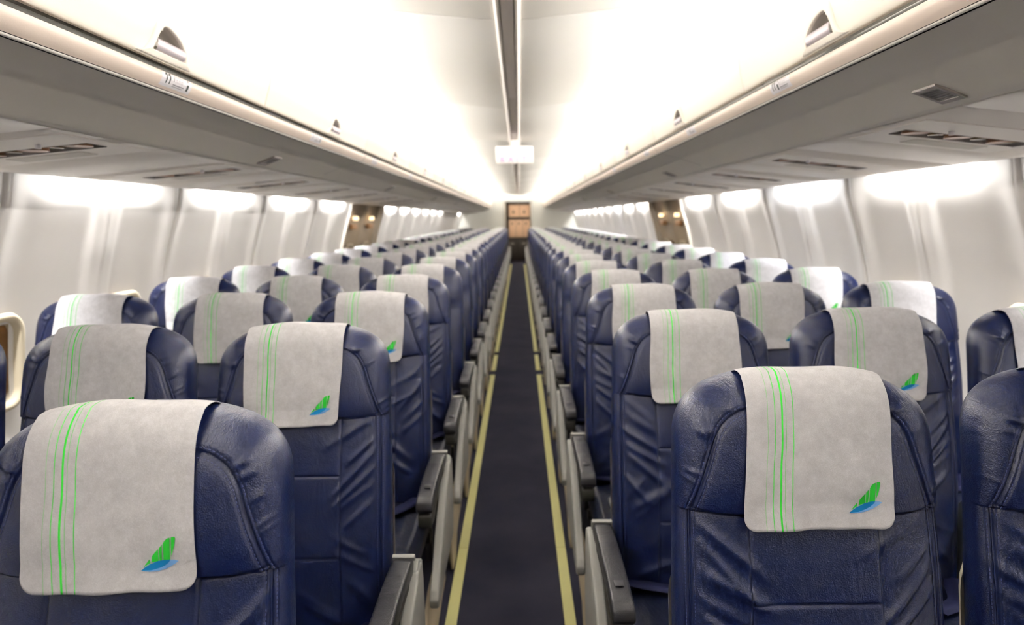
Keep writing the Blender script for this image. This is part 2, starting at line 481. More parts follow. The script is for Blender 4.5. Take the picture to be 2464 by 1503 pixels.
tag(link('trim_6', bm_mesh('trim_6', bm, 40), GREYL), kind='structure')

# ------------------------------------------------------------------ service panel rails beside the bins
def zoff(s): return 0.0 if s < 0 else 1.0
PSUZ = {-1: ((1.065, 1.6265), (1.685, 1.5715)), 1: ((1.065, 1.6506), (1.685, 1.580))}
def psu_z(s, x):
    (xa, za), (xb, zb) = PSUZ[s]
    return za + (zb - za) * (x - xa) / (xb - xa)
for s in (-1, 1):
    (xa, za), (xb, zb) = PSUZ[s]
    P = [(xa - .01, za + .03), (xa + .003, za + .006), (xa + .012, za + .002 - .0)] + \
        [(x, psu_z(s, x)) for x in sorted(list(np.linspace(xa + .012, xb - .008, 12)) + [1.1395, 1.1405, 1.5095, 1.5105])] + \
        [(xb, zb + .004), (xb - .002, zb + .012), (xb - .04, zb + .02)]
    ysl = [Y0]
    for k in range(0, 60):
        y = Y0 + .35 + k * .51
        if y < YEND - .1: ysl += [y - .003, y - .002, y + .002, y + .003]
    groove = [y for i, y in enumerate(ysl[1:]) if i % 4 in (1, 2)]
    bays = [b for b in [(2.04 if s < 0 else 2.16) + k for k in range(-4, 20)] if Y0 + .1 < b < 21.5]
    for b in bays: ysl += [b - .05, b + .05]
    ysl = sorted(ysl + [YEND])
    V, F = extrude_profile([(s * x, z) for x, z in P], ysl)
    C = V[F].mean(1); keep = np.ones(len(F), bool)
    for b in bays: keep &= ~((abs(C[:, 1] - b) < .0499) & (abs(abs(C[:, 0]) - 1.325) < .1845))
    F = F[keep]
    V = V.reshape(len(ysl), len(P), 3)
    for i, y in enumerate(ysl):
        if min(abs(y - g) for g in groove) < 1e-6: V[i, :, 2] += .006
    tag(link('trim_%d' % (7 if s < 0 else 8), mesh_np('trim', V.reshape(-1, 3), F), PSUM), kind='structure')

# ------------------------------------------------------------------ overhead bins
BINL = 1.524
def bin_profile(s):
    d = {-1: dict(gap=(.788, 1.772), bull=(.81, 1.709), psu=(1.065, 1.6265)),
         1: dict(gap=(.765, 1.800), bull=(.785, 1.7368), psu=(1.065, 1.6506))}[s]
    gx, gz = d['gap']; bx, bz = d['bull']; px, pz = d['psu']
    dx = gx - .788; dzz = gz - 1.772
    door = resample([(gx + .012, gz - .003), (gx, gz), (gx - .008, gz + .025), (.765 + dx * .8, 1.85 + dzz), (.762 + dx * .8, 1.90 + dzz), (.775 + dx * .6, 1.97 + dzz), (.805 + dx * .3, 2.05 + dzz * .6), (.832, 2.088 + dzz * .4), (.86, 2.098 + dzz * .3)], 64)
    h = (gz - .0175) - bz
    bull = resample([(gx + .03, gz - .0205), (gx + .006, gz - .021), (gx + .001, gz - .024), (gx - .001, gz - .034), (gx + (bx - gx) * .3, bz + h * .32), (bx - .004, bz + .004)], 14)
    lip = [(bx - .0055, bz + .002), (bx - .004, bz - .0015), (bx + .002, bz - .002), (bx + .005, bz + .003)]
    und = []
    for t in np.linspace(.03, 1, 16):
        x = bx + (px - bx) * t; z = bz + (pz - bz) * t
        z += .006 * math.sin(t * math.pi) + .004 * math.exp(-((t - .42) / .05) ** 2)
        und.append((x, z))
    und += [(px + .004, pz + .004), (px + .004, pz + .03)]
    return door, list(map(tuple, bull)), lip, und
def sheet(pts, s, ya, yb, hy):
    A = np.array(pts); P = A * [s, 1]
    hs = [hy - .12 + k * .006 for k in range(40)]
    ysn = [ya, ya + .002, ya + .006] + hs + [yb - .006, yb - .002, yb]
    V, F = extrude_profile(P, ysn)
    V = V.reshape(len(ysn), len(P), 3)
    for i, o in zip((0, 1, -2, -1), (.008, .0015, .0015, .008)):
        V[i, :, 0] += s * o
    cum = np.r_[0, np.cumsum(np.hypot(*np.diff(A, axis=0).T))] - .014
    V = V.reshape(-1, 3)
    row, colm = F[:, 0] // len(P), F[:, 0] % len(P)
    yy = V[F][:, :, 1].mean(1) - hy; ww = (cum[colm] + cum[np.minimum(colm + 1, len(P) - 1)]) / 2
    hole = (np.abs(yy) < .078) & (ww > .012) & (ww < .012 + .062 * np.sqrt(np.clip(1 - (yy / .082) ** 2, 0, 1)))
    return V, F[~hole]
def handle_parts(s, door):
    A = np.array(door); seg = np.hypot(*np.diff(A, axis=0).T); cum = np.r_[0, np.cumsum(seg)]
    def surf(y, w, lift):
        w = w + .014
        x = np.interp(w, cum, A[:, 0]); z = np.interp(w, cum, A[:, 1])
        x2 = np.interp(w + .004, cum, A[:, 0]); z2 = np.interp(w + .004, cum, A[:, 1])
        t = np.array([x2 - x, z2 - z]); t /= np.hypot(*t); n = np.array([-t[1], t[0]])
        if n[0] > 0: n = -n
        return (s * (x + n[0] * lift), y, z + n[1] * lift)
    outer = resample([(-.135, 0), (-.105, .010), (-.088, .030), (-.080, .058), (-.068, .082), (-.045, .092), (-.01, .088), (.04, .074), (.078, .052), (.094, .03), (.102, .012), (.118, 0)], 40)
    inner = resample([(-.078, .014), (-.072, .032), (-.063, .056), (-.048, .069), (-.02, .068), (.025, .056), (.058, .038), (.070, .024), (.072, .014)], 40)
    def ring(pts, lift): return [surf(p[0], max(p[1], 0), lift) for p in pts]
    rows = [ring(outer, .0004), ring(outer * [.985, .985] + [0, .0006], .003), ring(outer * .75 + inner * .25, .0065), ring(outer * .2 + inner * .8, .0085), ring(inner, .007), ring(inner, .0006)]
    V = np.array(rows).reshape(-1, 3); F = grid_faces(6, 40, True)
    bez = mesh_np('handle_bezel', V, F)
    rr = [ring(inner, .0006), ring(inner, -.010), ring((inner - [0, .03]) * .96 + [0, .03], -.024), ring((inner - [0, .03]) * .6 + [0, .03], -.030), ring((inner - [0, .03]) * .02 + [0, .03], -.031)]
    rec = mesh_np('handle_recess', np.array(rr).reshape(-1, 3), grid_faces(5, 40, True))
    lat = [(-.070, .015), (.068, .015)]
    Vl = []
    prof = [(.014, -.006), (.0145, .0065), (.019, .0095), (.028, .0105), (.036, .009), (.041, .005), (.042, -.006)]
    yl = np.linspace(-.069, .066, 8)
    for y in yl:
        for w, l in prof: Vl.append(surf(y, w, l))
    lt = mesh_np('latch', Vl, grid_faces(8, 7))
    return bez, rec, lt
def sticker_mesh(s, bull, digits):
    """row sticker on the rail; written along y, top towards the door"""
    A = np.array(bull[2:-1]); seg = np.hypot(*np.diff(A, axis=0).T); cum = np.r_[0, np.cumsum(seg)]; L = cum[-1]
    rd = 1 if s < 0 else -1
    def surf(u, v, lift):      # u along reading direction (m), v up 0..1
        w = (1 - v) * L
        return (s * (float(np.interp(w, cum, A[:, 0])) - lift), u * rd * 1.0, float(np.interp(w, cum, A[:, 1])) - lift * .3)
    bm = bmesh.new()
    def quad(u0, u1, v0, v1, mi, lift):
        n = 6
        for i in range(n):
            a = v0 + (v1 - v0) * i / n; b = v0 + (v1 - v0) * (i + 1) / n
            f = bm.faces.new([bm.verts.new(surf(*p, lift)) for p in ((u0, a), (u1, a), (u1, b), (u0, b))]); f.material_index = mi
    def line(p, q, w, mi, lift):
        ux, uy = q[0] - p[0], (q[1] - p[1]) * L; l = math.hypot(ux, uy); nx, ny = -uy / l * w / 2, ux / l * w / 2
        n = 4
        for i in range(n):
            a = [p[0] + (q[0] - p[0]) * i / n, p[1] + (q[1] - p[1]) * i / n]; b = [p[0] + (q[0] - p[0]) * (i + 1) / n, p[1] + (q[1] - p[1]) * (i + 1) / n]
            f = bm.faces.new([bm.verts.new(surf(u, v, lift)) for u, v in ((a[0] - nx, a[1] - ny / L), (b[0] - nx, b[1] - ny / L), (b[0] + nx, b[1] + ny / L), (a[0] + nx, a[1] + ny / L))]); f.material_index = mi
    quad(-.075, .075, .06, .92, 0, .0006)
    h = .0011
    def one(u):
        line((u, .25), (u, .8), .005, 1, h); line((u - .009, .66), (u, .8), .004, 1, h)
    if digits:
        one(-.052); one(-.036)
    else:
        line((-.055, .3), (-.055, .75), .004, 2, h); line((-.042, .3), (-.042, .75), .004, 2, h)
    px = .055 if s < 0 else -.014
    quad(px - .005, px + .005, .2, .55, 1, h); quad(px - .002, px + .002, .66, .8, 1, h)
    bx0 = -.018 if s < 0 else .0
    if s > 0: bx0 = .0
    # small seat diagram
    line((bx0, .72), (bx0 + .052, .72), .0012, 2, h); line((bx0, .3), (bx0 + .056, .3), .003, 2, h); line((bx0 - .002, .2), (bx0 + .05, .2), .0016, 2, h)
    for k in range(3):
        u = bx0 + .014 + k * .013
        line((u - .003, .42), (u - .003, .6), .001, 2, h); line((u + .003, .42), (u + .003, .6), .001, 2, h); line((u - .003, .6), (u + .003, .6), .001, 2, h)
    line((bx0 + .001, .45), (bx0 + .001, .68), .003, 2, h)
    return bm_mesh('row_sticker', bm)
def grille_meshes(s, und):
    A = np.array(und)
    xa, xb = .975, 1.025
    z = lambda x: float(np.interp(x, A[:, 0], A[:, 1])) - .001
    bm = bmesh.new()
    for (x0, x1, y0, y1) in ((xa - .012, xb + .012, -.048, -.036), (xa - .012, xb + .012, .036, .048), (xa - .012, xa, -.036, .036), (xb, xb + .012, -.036, .036)):
        add_prism(bm, [(s * x0, z(x0) - .004), (s * x1, z(x1) - .004), (s * x1, z(x1) + .004), (s * x0, z(x0) + .004)], 'y', y0, y1, mi=0)
    add_prism(bm, [(s * xa, z(xa) + .0), (s * xb, z(xb) + .0), (s * xb, z(xb) + .004), (s * xa, z(xa) + .004)], 'y', -.036, .036, mi=2)
    for k in range(6):
        x = xa + .001 + k * .0085
        add_prism(bm, [(s * x, z(x) - .003), (s * (x + .005), z(x + .005) - .003), (s * (x + .005), z(x + .005) + .001), (s * x, z(x) + .001)], 'y', -.036, .036, mi=1)
    return bm_mesh('speaker_grille', bm)

GRILLES = {-1: [3.04, 5.85, 8.9, 11.9], 1: [1.71, 4.70, 7.7, 10.7]}
STICKS = {-1: [(1.79, 1), (3.0, 0), (4.2, 0), (5.6, 0)], 1: [(1.17, 0), (2.08, 1), (3.13, 0), (4.2, 0), (5.6, 0)]}
for s in (-1, 1):
    door, bull, lip, und = bin_profile(s)
    hm = handle_parts(s, door)
    for me, m in zip(hm, (BEIGE, UNDER, METAL)): me.materials.append(m)  # recess gets the darker plastic, shade of its depth put into colour
    gap = .0035
    V, F = sheet(door, s, gap, BINL - gap, .862 if s < 0 else .915); dme = mesh_np('bin_door', V, F); dme.materials.append(BINM)
    bodies = []
    for two in (0, 1):
        a = .005 if two == 0 else 0.0; b = BINL
        V, F = extrude_profile([(s * x, z) for x, z in bull], [a, b]); m1 = mesh_np('bin_rail', V, F); m1.materials.append(BULL)
        V, F = extrude_profile([(s * x, z) for x, z in lip], [a, b]); m2 = mesh_np('rail_edge_strip', V, F); m2.materials.append(CEILM)
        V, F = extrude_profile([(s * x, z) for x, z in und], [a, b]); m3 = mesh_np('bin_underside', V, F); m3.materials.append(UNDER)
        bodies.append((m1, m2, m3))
    gx, gz = door[1]
    V, F = extrude_profile([(s * (gx + .05), gz - .001), (s * (gx + .014), gz - .003), (s * (gx + .003), gz - .006), (s * (gx + .001), gz - .012), (s * (gx + .003), gz - .019), (s * (gx + .03), gz - .021)], [0, BINL])
    hme = mesh_np('hinge_gap_band', V, F, False); hme.materials.append(BAND)
    # thick carcass closing the unit (top, back, ends)
    bm = bmesh.new()
    ctr = [(s * (gx + .05), gz - .004), (s * (gx + .05), gz + .09), (s * .81, 1.95), (s * .865, 2.075), (s * 1.0, 2.02), (s * 1.05, 1.9), (s * 1.068, und[-1][1]), (s * (gx + .05), gz - .016)]
    add_prism(bm, ctr, 'y', .004, BINL - .004)
    cme = bm_mesh('bin_carcass', bm); cme.materials.append(DARK)
    for k in range(-2, 14):
        ya = .876 + BINL * k
        if ya + BINL > YEND + .1: break
        vis = k + 1
        e = empty('overhead_bin', (0, ya, 0))
        n = max(k + 1, 0)
        if k < 0: lab = 'cream overhead bin beyond the frame edge, %s of the aisle, unit %s' % (SIDE[s], 'behind camera' if k == -2 else 'beside camera')
        else: lab = 'cream overhead bin with latch, %s counting back along the %s side of the aisle' % (ORD[k], SIDE[s])
        tag(e, lab, 'overhead bin', 'overhead bins along the %s side' % SIDE[s])
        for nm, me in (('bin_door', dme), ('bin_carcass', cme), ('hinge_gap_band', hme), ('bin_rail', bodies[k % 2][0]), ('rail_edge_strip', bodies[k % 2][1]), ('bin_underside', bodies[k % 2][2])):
            o = bpy.data.objects.new(nm, me); COL.objects.link(o); o.parent = e
            if nm == 'bin_door':
                hy = .862 if s < 0 else .915
                hb = bpy.data.objects.new('handle_bezel', hm[0]); hr = bpy.data.objects.new('handle_recess', hm[1]); hl = bpy.data.objects.new('latch', hm[2])
                for q in (hb, hr, hl):
                    COL.objects.link(q); q.parent = o; q.location = (0, hy, 0)
        for gy in GRILLES[s]:
            if ya <= gy < ya + BINL:
                me = grille_meshes(s, und)
                o = link('speaker_grille', me, [GRILLF, GRILLE, DARK], e, (0, gy - ya, 0))
        for gy, dg in STICKS[s]:
            if ya <= gy < ya + BINL:
                me = sticker_mesh(s, bull, dg)
                o = link('row_sticker', me, [WHITEL, INK, INKP], e, (0, gy - ya, 0))
                if dg: o['label'] = 'white sticker reading 11 with seat diagram'

# bin end caps: close the run of bins at the rear
# ------------------------------------------------------------------ passenger service units
def psu_unit(s):
    r = empty('passenger_service_unit')
    z = lambda x: psu_z(s, x) - .0045
    def plate(x0, x1, y0, y1, t, m, nm, up=0.0, bev=0, parent=None):
        bm = bmesh.new()
        add_prism(bm, [(s * x0, z(x0) - t + up), (s * x1, z(x1) - t + up), (s * x1, z(x1) + .004 + up), (s * x0, z(x0) + .004 + up)], 'y', y0, y1, bev)
        return link(nm, bm_mesh(nm, bm, 40), m, parent or r)
    # cover panel with an opening for the lamp bay
    bm = bmesh.new()
    for x0, x1, y0, y1 in ((1.10, 1.138, -.22, .22), (1.512, 1.54, -.22, .22), (1.138, 1.512, -.22, -.051), (1.138, 1.512, .051, .22)):
        add_prism(bm, [(s * x0, z(x0) + .001), (s * x1, z(x1) + .001), (s * x1, z(x1) + .004), (s * x0, z(x0) + .004)], 'y', y0, y1)
    link('cover_panel', bm_mesh('cover_panel', bm, 40), PSUM, r)
    D = .045
    bm = bmesh.new()
    xa, xb = 1.14, 1.51
    def q4(*p): bm.faces.new([bm.verts.new(v) for v in p])
    lo = [(s * xa, -.05, z(xa)), (s * xb, -.05, z(xb)), (s * xb, .05, z(xb)), (s * xa, .05, z(xa))]
    hi = [(s * (xa + .03), -.045, z(xa) + D), (s * (xb - .03), -.045, z(xb) + D), (s * (xb - .03), .045, z(xb) + D), (s * (xa + .03), .045, z(xa) + D)]
    for i in range(4): q4(lo[i], lo[(i + 1) % 4], hi[(i + 1) % 4], hi[i])
    q4(*hi)
    fl = link('lamp_bay', bm_mesh('lamp_bay', bm), GRILLF, r)
    for k in range(3):
        x = 1.195 + k * .125
        bm = bmesh.new(); add_cyl(bm, (s * x, 0, z(x) + .020), 'z', .040, .036, 20, 0, .034)
        link('air_nozzle', bm_mesh('air_nozzle', bm, 40), VENTM, fl)
        if k < 3:
            x2 = min(x + .062, 1.475)
            bm = bmesh.new(); add_cyl(bm, (s * x2, .004, z(x2) + .022), 'z', .024, .036, 20, 0, .022)
            link('reading_lamp', bm_mesh('reading_lamp', bm, 40), LENS, fl)
    bm = bmesh.new(); add_cyl(bm, (s * 1.24, -.10, z(1.24) - .004), 'z', .008, .01, 12)
    link('call_button', bm_mesh('call_button', bm, 40), WHITEL, r)
    plate(1.24, 1.46, .085, .175, .001, UNDER, 'mask_hatch')
    return r
for s in (-1, 1):
    u = psu_unit(s)
    y0 = 2.04 if s < 0 else 2.16
    k = 0
    first = True
    while y0 + 1.0 * k < 21.5:
        o = u if first else copy_tree(u); first = False
        o.location = (0, y0 + 1.0 * k, 0)
        tag(o, 'ceiling service panel with lamp slot, %s back under the bins %s of the aisle' % (ORD[k], SIDE[s]),
            'service panel', 'service panels under the bins')
        k += 1

# ------------------------------------------------------------------ seats
ZT = 1.15; HB = .74; BACKM = 3.5
def Wd(d, zt=0):
    d = np.asarray(d, float)
    c = np.clip((.11 - d) / .11, 0, 1)
    w = .203 * np.power(np.clip(1 - c ** 2.6, 0, 1), 1 / 2.6)
    return w + .008 * np.clip((d - .08) / .25, 0, 1)
def Td(d):
    c = np.clip((.06 - d) / .06, 0, 1)
    return np.power(np.clip(1 - c ** 2.2, 0, 1), 1 / 2.2)
def yc(d): return -.17 * d - .02 * np.sin(np.clip(d / .74, 0, 1) * math.pi) 
def front_T(d):
    t = .056 + .012 * np.exp(-((d - .115) / .095) ** 4)
    t = t - .010 * np.exp(-np.clip(d - .210, 0, None) / .045) * (d > .210) + .012 * np.exp(-((d - .5) / .16) ** 2)
    return t * Td(d)
def back_T(d): return (.042 + .01 * np.clip(d / .5, 0, 1)) * Td(d)
def yfront(x, d):
    s = np.clip(np.abs(x) / np.maximum(Wd(d), 1e-6), 0, 1)
    return yc(d) - front_T(d) * np.power(np.clip(1 - s ** BACKM, 0, 1), 1 / BACKM)
def yback(x, d):
    s = np.clip(np.abs(x) / np.maximum(Wd(d), 1e-6), 0, 1)
    return yc(d) + back_T(d) * np.power(np.clip(1 - s ** 3, 0, 1), 1 / 3)
S1 = resample([(.0, .050), (.09, .051), (.126, .064), (.147, .090), (.162, .135), (.180, .188), (.190, .213)], 40)
S1 = np.vstack([S1, [(.192, .30), (.192, .74)]])
S2 = np.array([(0, .213), (.10, .214), (.15, .211), (.190, .205)])
S3 = np.array([(.100, .213), (.100, .74)])
S4 = np.array([(0, .344), (.100, .344)])
S5 = np.array([(0, .53), (.100, .53)])
def pdist(X, D, P):
    best = np.full(X.shape, 9.)
    for a, b in zip(P[:-1], P[1:]):
        v = b - a; l2 = (v ** 2).sum()
        t = np.clip(((X - a[0]) * v[0] + (D - a[1]) * v[1]) / l2, 0, 1)
        best = np.minimum(best, np.hypot(X - a[0] - t * v[0], D - a[1] - t * v[1]))
    return best
def ridges(X, D, seed):
    rnd = random.Random(seed); out = np.zeros(X.shape)
    segs = []
    for sd in (-1, 1):
        for i in range(6):      # folds fanning down from the headrest seam
            x0 = sd * rnd.uniform(.17, .20); d0 = .222 + i * .036 + rnd.uniform(-.008, .008)
            L = rnd.uniform(.07, .14); a = rnd.uniform(.45, .9)
            segs.append(((x0, d0), (x0 - sd * L * math.cos(a), d0 + L * math.sin(a)), rnd.uniform(.006, .011), rnd.uniform(.003, .0068)))
        for i in range(5):
            x0 = sd * rnd.uniform(.10, .20); d0 = rnd.uniform(.45, .7)
            L = rnd.uniform(.08, .16); a = rnd.uniform(-.9, -.4)
            segs.append(((x0, d0), (x0 - sd * L * math.cos(a), d0 + L * math.sin(a)), rnd.uniform(.008, .014), rnd.uniform(.003, .006)))
    for i in range(4):
        x0 = rnd.uniform(-.08, .08); d0 = rnd.uniform(.3, .6); L = rnd.uniform(.05, .1); a = rnd.choice((.6, -.6, 2.5))
        segs.append(((x0, d0), (x0 + L * math.cos(a), d0 + L * math.sin(a)), .012, .002))
    for sd in (-1, 1):           # soft puckers on the shoulder bolster
        for i in range(7):
            j = rnd.randint(10, 38); p = S1[j]
            n = np.array([1, -.4]); n = n / np.hypot(*n)
            segs.append(((sd * (p[0] + .004), p[1]), (sd * (p[0] + .03), p[1] - .012 + rnd.uniform(-.006, .006)), .004, rnd.uniform(.0012, .003)))
    for p, q, w, a in segs:
        p = np.array(p); q = np.array(q); v = q - p; l2 = (v ** 2).sum()
        t = np.clip(((X - p[0]) * v[0] + (D - p[1]) * v[1]) / l2, 0, 1)
        dd = np.hypot(X - p[0] - t * v[0], D - p[1] - t * v[1])
        out += a * np.exp(-(dd / w) ** 2) * np.sin(np.clip(t, .02, .98) * math.pi) ** .5
    return out
def back_mesh(nf, nb, detail, seed):
    if detail:
        ds = np.r_[.11 * (np.arange(48) / 48.) ** 2, np.arange(.11, .46, .0019), np.arange(.46, HB, .0035), HB]
    else:
        ds = np.r_[.11 * (np.arange(12) / 12.) ** 2, np.arange(.11, HB, .03), HB]
    ds[0] = 1e-5
    v = np.linspace(-1, 1, nf); sf = np.sin(v * math.pi / 2 * .999); sf = .55 * sf + .45 * v; sf[0], sf[-1] = -1, 1
    vb = np.linspace(1, -1, nb + 2)[1:-1]; sb = np.sin(vb * math.pi / 2)
    D = np.repeat(ds[:, None], nf, 1); X = sf[None] * Wd(D)
    Y = yfront(X, D)
    if detail:
        aX = np.abs(X)
        g = pdist(aX, D, S1); h = np.minimum(np.minimum(pdist(aX, D, S2), pdist(aX, D, S3)), np.minimum(pdist(aX, D, S4), pdist(aX, D, S5)))
        fade = np.clip(D / .05, 0, 1)
        disp = -.0045 * np.exp(-(g / .0022) ** 2) + .0028 * (1 - np.exp(-g / .010)) - .0018 * np.exp(-((g - .0065) / .0016) ** 2)
        disp += -.0030 * np.exp(-(h / .0020) ** 2) + .0016 * (1 - np.exp(-h / .008))
        disp += ridges(X, D, seed)
        edge = np.power(np.clip(1 - np.abs(sf[None]) ** 14, 0, 1), .5)
        Y = Y - disp * edge * fade
        X = X + np.sign(X) * disp * (1 - edge) * fade * .6
    else:
        aX = np.abs(X); Y = Y + .003 * np.exp(-(pdist(aX, D, S2) / .012) ** 2)
    Db = np.repeat(ds[:, None], nb, 1); Xb = sb[None] * Wd(Db); Yb = yback(Xb, Db)
    Xa = np.hstack([X, Xb]); Ya = np.hstack([Y, Yb]); Da = np.hstack([D, Db])
    V = np.stack([Xa, Ya, ZT - Da], -1)
    nr, nc = V.shape[:2]
    F = grid_faces(nr, nc, True)
    me = mesh_np('backrest', V.reshape(-1, 3), F[:, ::-1])
    return me
def stitch_mesh():
    bm = bmesh.new()
    def run(P, off, step=.0056, ln=.0034):
        P = np.array(P, float); seg = np.hypot(*np.diff(P, axis=0).T); cum = np.r_[0, np.cumsum(seg)]
        t = .002
        while t < cum[-1] - .004:
            a = np.array([np.interp(t, cum, P[:, 0]), np.interp(t, cum, P[:, 1])]); b = np.array([np.interp(t + ln, cum, P[:, 0]), np.interp(t + ln, cum, P[:, 1])])
            d = b - a; d /= np.hypot(*d); n = np.array([-d[1], d[0]]); a = a + n * off; b = b + n * off
            if a[1] < .6:
                for sd in (-1, 1):
                    vs = []
                    for lift in (.0, .0012):
                        for p, w in ((a, -.0005), (a, .0005), (b, .0005), (b, -.0005)):
                            q = p + n * w
                            if abs(q[0]) > float(Wd(q[1])) * .985: break
                            vs.append(bm.verts.new((sd * q[0], float(yfront(q[0], q[1])) - .0008 - lift, ZT - q[1])))
                    if len(vs) == 8:
                        for f in ((4, 5, 6, 7), (0, 1, 5, 4), (1, 2, 6, 5), (2, 3, 7, 6), (3, 0, 4, 7)): bm.faces.new([vs[i] for i in f])
            t += step
    run(S1, .0062); run(S1, -.0062)
    return bm_mesh('seam_stitching', bm)

CL_D = .226
def cloth_surface(x, d, gapf=.0035):
    return float(yfront(x * .93, d)) - gapf - .0028
def cloth_mesh(xoff, skew, seed, nu=48, hw=.114, cd=CL_D):
    rnd = random.Random(seed); ph = [rnd.uniform(0, 6.28) for _ in range(6)]
    us = np.sin(np.linspace(-1, 1, nu) * math.pi / 2)
    nfv, na, nb = 40, 26, 8
    V = []; UV = []
    for j in range(nfv + na + nb):
        for u in us:
            # bottom edge with rounded corners
            r = .020; ex = hw - abs(u) * hw
            db = cd - (r - math.sqrt(max(r * r - (r - ex) ** 2, 0)) if ex < r else 0) + .002 * math.sin(2.2 * u + ph[0])
            if j < nfv:
                t = j / (nfv - 1); d = db + (.062 - db) * t
            elif j < nfv + na: d = .062
            else: d = .062 + (.105 - .062) * (j - nfv - na + 1) / nb
            wob = .003 * math.sin(d * 22 + ph[1]) * abs(u) + (.004 * math.cos((d - .12) * 14) - .002) * abs(u)
            x = xoff + u * (hw + wob) + skew * (.12 - d)
            xs = np.clip(x, -.17, .17) * .93
            wave = .0016 * math.sin(9 * u + 20 * d + ph[2]) * (d > .07) * min((d - .07) / .06 if d > .07 else 0, 1) + .0012 * math.sin(4 * u - 30 * d + ph[3]) * min(max(d - .07, 0) / .06, 1)
            yf = float(yfront(xs, .062)) - .0086; yb = float(yback(xs, .062)) + .006
            # crest height for this column
            ax = min(abs(x), .195)
            c = (1 - min((ax / .204) ** 2.6, 1)) ** (1 / 2.6); dmin = .11 * (1 - c)
            zc = ZT + .0055 - .72 * dmin
            zb = ZT - .062
            if j < nfv: y = float(yfront(xs, min(d, .19))) + float(yc(d) - yc(min(d, .19))) - .0086 - .05 * max(0, d - .19) + wave - .004 * max(0, (d - .2) / .05) * (.5 + .5 * math.sin(3 * u + ph[4])); z = ZT - d
            elif j < nfv + na:
                th = (j - nfv + 1) / (na + 1) * math.pi
                cth, sth = math.cos(th), math.sin(th)
                ym = (yf + yb) / 2; a = (yb - yf) / 2
                y = ym - a * math.copysign(abs(cth) ** .9, cth); z = zb + (zc - zb) * abs(sth) ** .9
                z += .0012 * math.sin(5 * u + ph[5]) * sth
            else: y = float(yback(xs, d)) + .006; z = ZT - d
            V.append((x, y, z)); UV.append(((u + 1) / 2, j * .006))
    nv = nfv + na + nb
    G = np.array(V).reshape(nv, nu, 3)
    for it in range(25):
        G[nfv - 14:nfv + 10] += .5 * ((G[nfv - 15:nfv + 9] + G[nfv - 13:nfv + 11]) / 2 - G[nfv - 14:nfv + 10])
    V = G.reshape(-1, 3)
    F = grid_faces(nv, nu)
    me = mesh_np('headrest_cover', V, F)
    uvl = me.uv_layers.new(name='UVMap'); UV = np.array(UV, np.float32)
    li = np.zeros(len(me.loops), np.int32); me.loops.foreach_get('vertex_index', li)
    uvl.data.foreach_set('uv', UV[li].ravel())
    VV = np.array(V).reshape(nv, nu, 3)
    # logo printed on the front: polygons laid on the cloth
    K = 9.41e-5
    polys = [
        (0, [(1080, 930), (1130, 868), (1175, 812), (1186, 862), (1130, 895)]),
        (0, [(1205, 850), (1216, 765), (1258, 716), (1311, 664), (1311, 826), (1250, 843)]),
        (0, [(1322, 655), (1368, 602), (1362, 812), (1322, 822)]),
        (0, [(1386, 583), (1412, 545), (1440, 520), (1485, 505), (1478, 802), (1382, 810)]),
        (0, [(1504, 498), (1552, 493), (1562, 505), (1552, 570), (1530, 660), (1494, 765)]),
        (1, [(1050, 970), (1105, 925), (1180, 880), (1300, 828), (1400, 805), (1482, 802), (1455, 842), (1400, 885), (1320, 922), (1200, 958)]),
        (2, [(1482, 802), (1540, 803), (1592, 822), (1520, 872), (1420, 925), (1300, 962), (1180, 976), (1050, 972), (1200, 958), (1320, 922), (1400, 885), (1455, 842)])]
    def cl(px, py, lift):
        u = (px - 582) * K / hw; dd = cd - (1245 - py) * K
        col = (math.asin(u) / (math.pi / 2) + 1) / 2 * (nu - 1)
        zz = ZT - dd
        c0 = int(col); f = col - c0
        P = VV[:nfv, c0] * (1 - f) + VV[:nfv, c0 + 1] * f
        o = np.argsort(P[:, 2])
        return (float(np.interp(zz, P[o, 2], P[o, 0])), float(np.interp(zz, P[o, 2], P[o, 1])) - lift, zz)
    bm = bmesh.new()
    for mi, pl in polys:
        P = []
        for a, b in zip(pl, pl[1:] + pl[:1]):
            P.append(a); P.append(((a[0] + b[0]) / 2, (a[1] + b[1]) / 2))
        f = bm.faces.new([bm.verts.new(cl(px, py, .0012)) for px, py in P]); f.material_index = mi
    bmesh.ops.triangulate(bm, faces=bm.faces[:])
    lg = bm_mesh('printed_logo', bm)
    for m in (LGREEN, LBLUE, LPALE): lg.materials.append(m)
    me.materials.append(CLOTH)
    return me, lg

BM_NEAR = [back_mesh(250, 46, True, 3), back_mesh(250, 46, True, 11)]
BM_FAR = back_mesh(36, 16, False, 1)
for b in BM_NEAR + [BM_FAR]: b.materials.append(NAVY)
STITCH = stitch_mesh(); STITCH.materials.append(THREAD)
CLS = [cloth_mesh(.0, .01, 5), cloth_mesh(.008, -.015, 6), cloth_mesh(-.012, .02, 7), cloth_mesh(.012, .0, 8)]
CL_L0 = cloth_mesh(-.015, -.035, 9, hw=.115, cd=.222)
CL_R0 = cloth_mesh(.006, .05, 10, hw=.113, cd=.228)

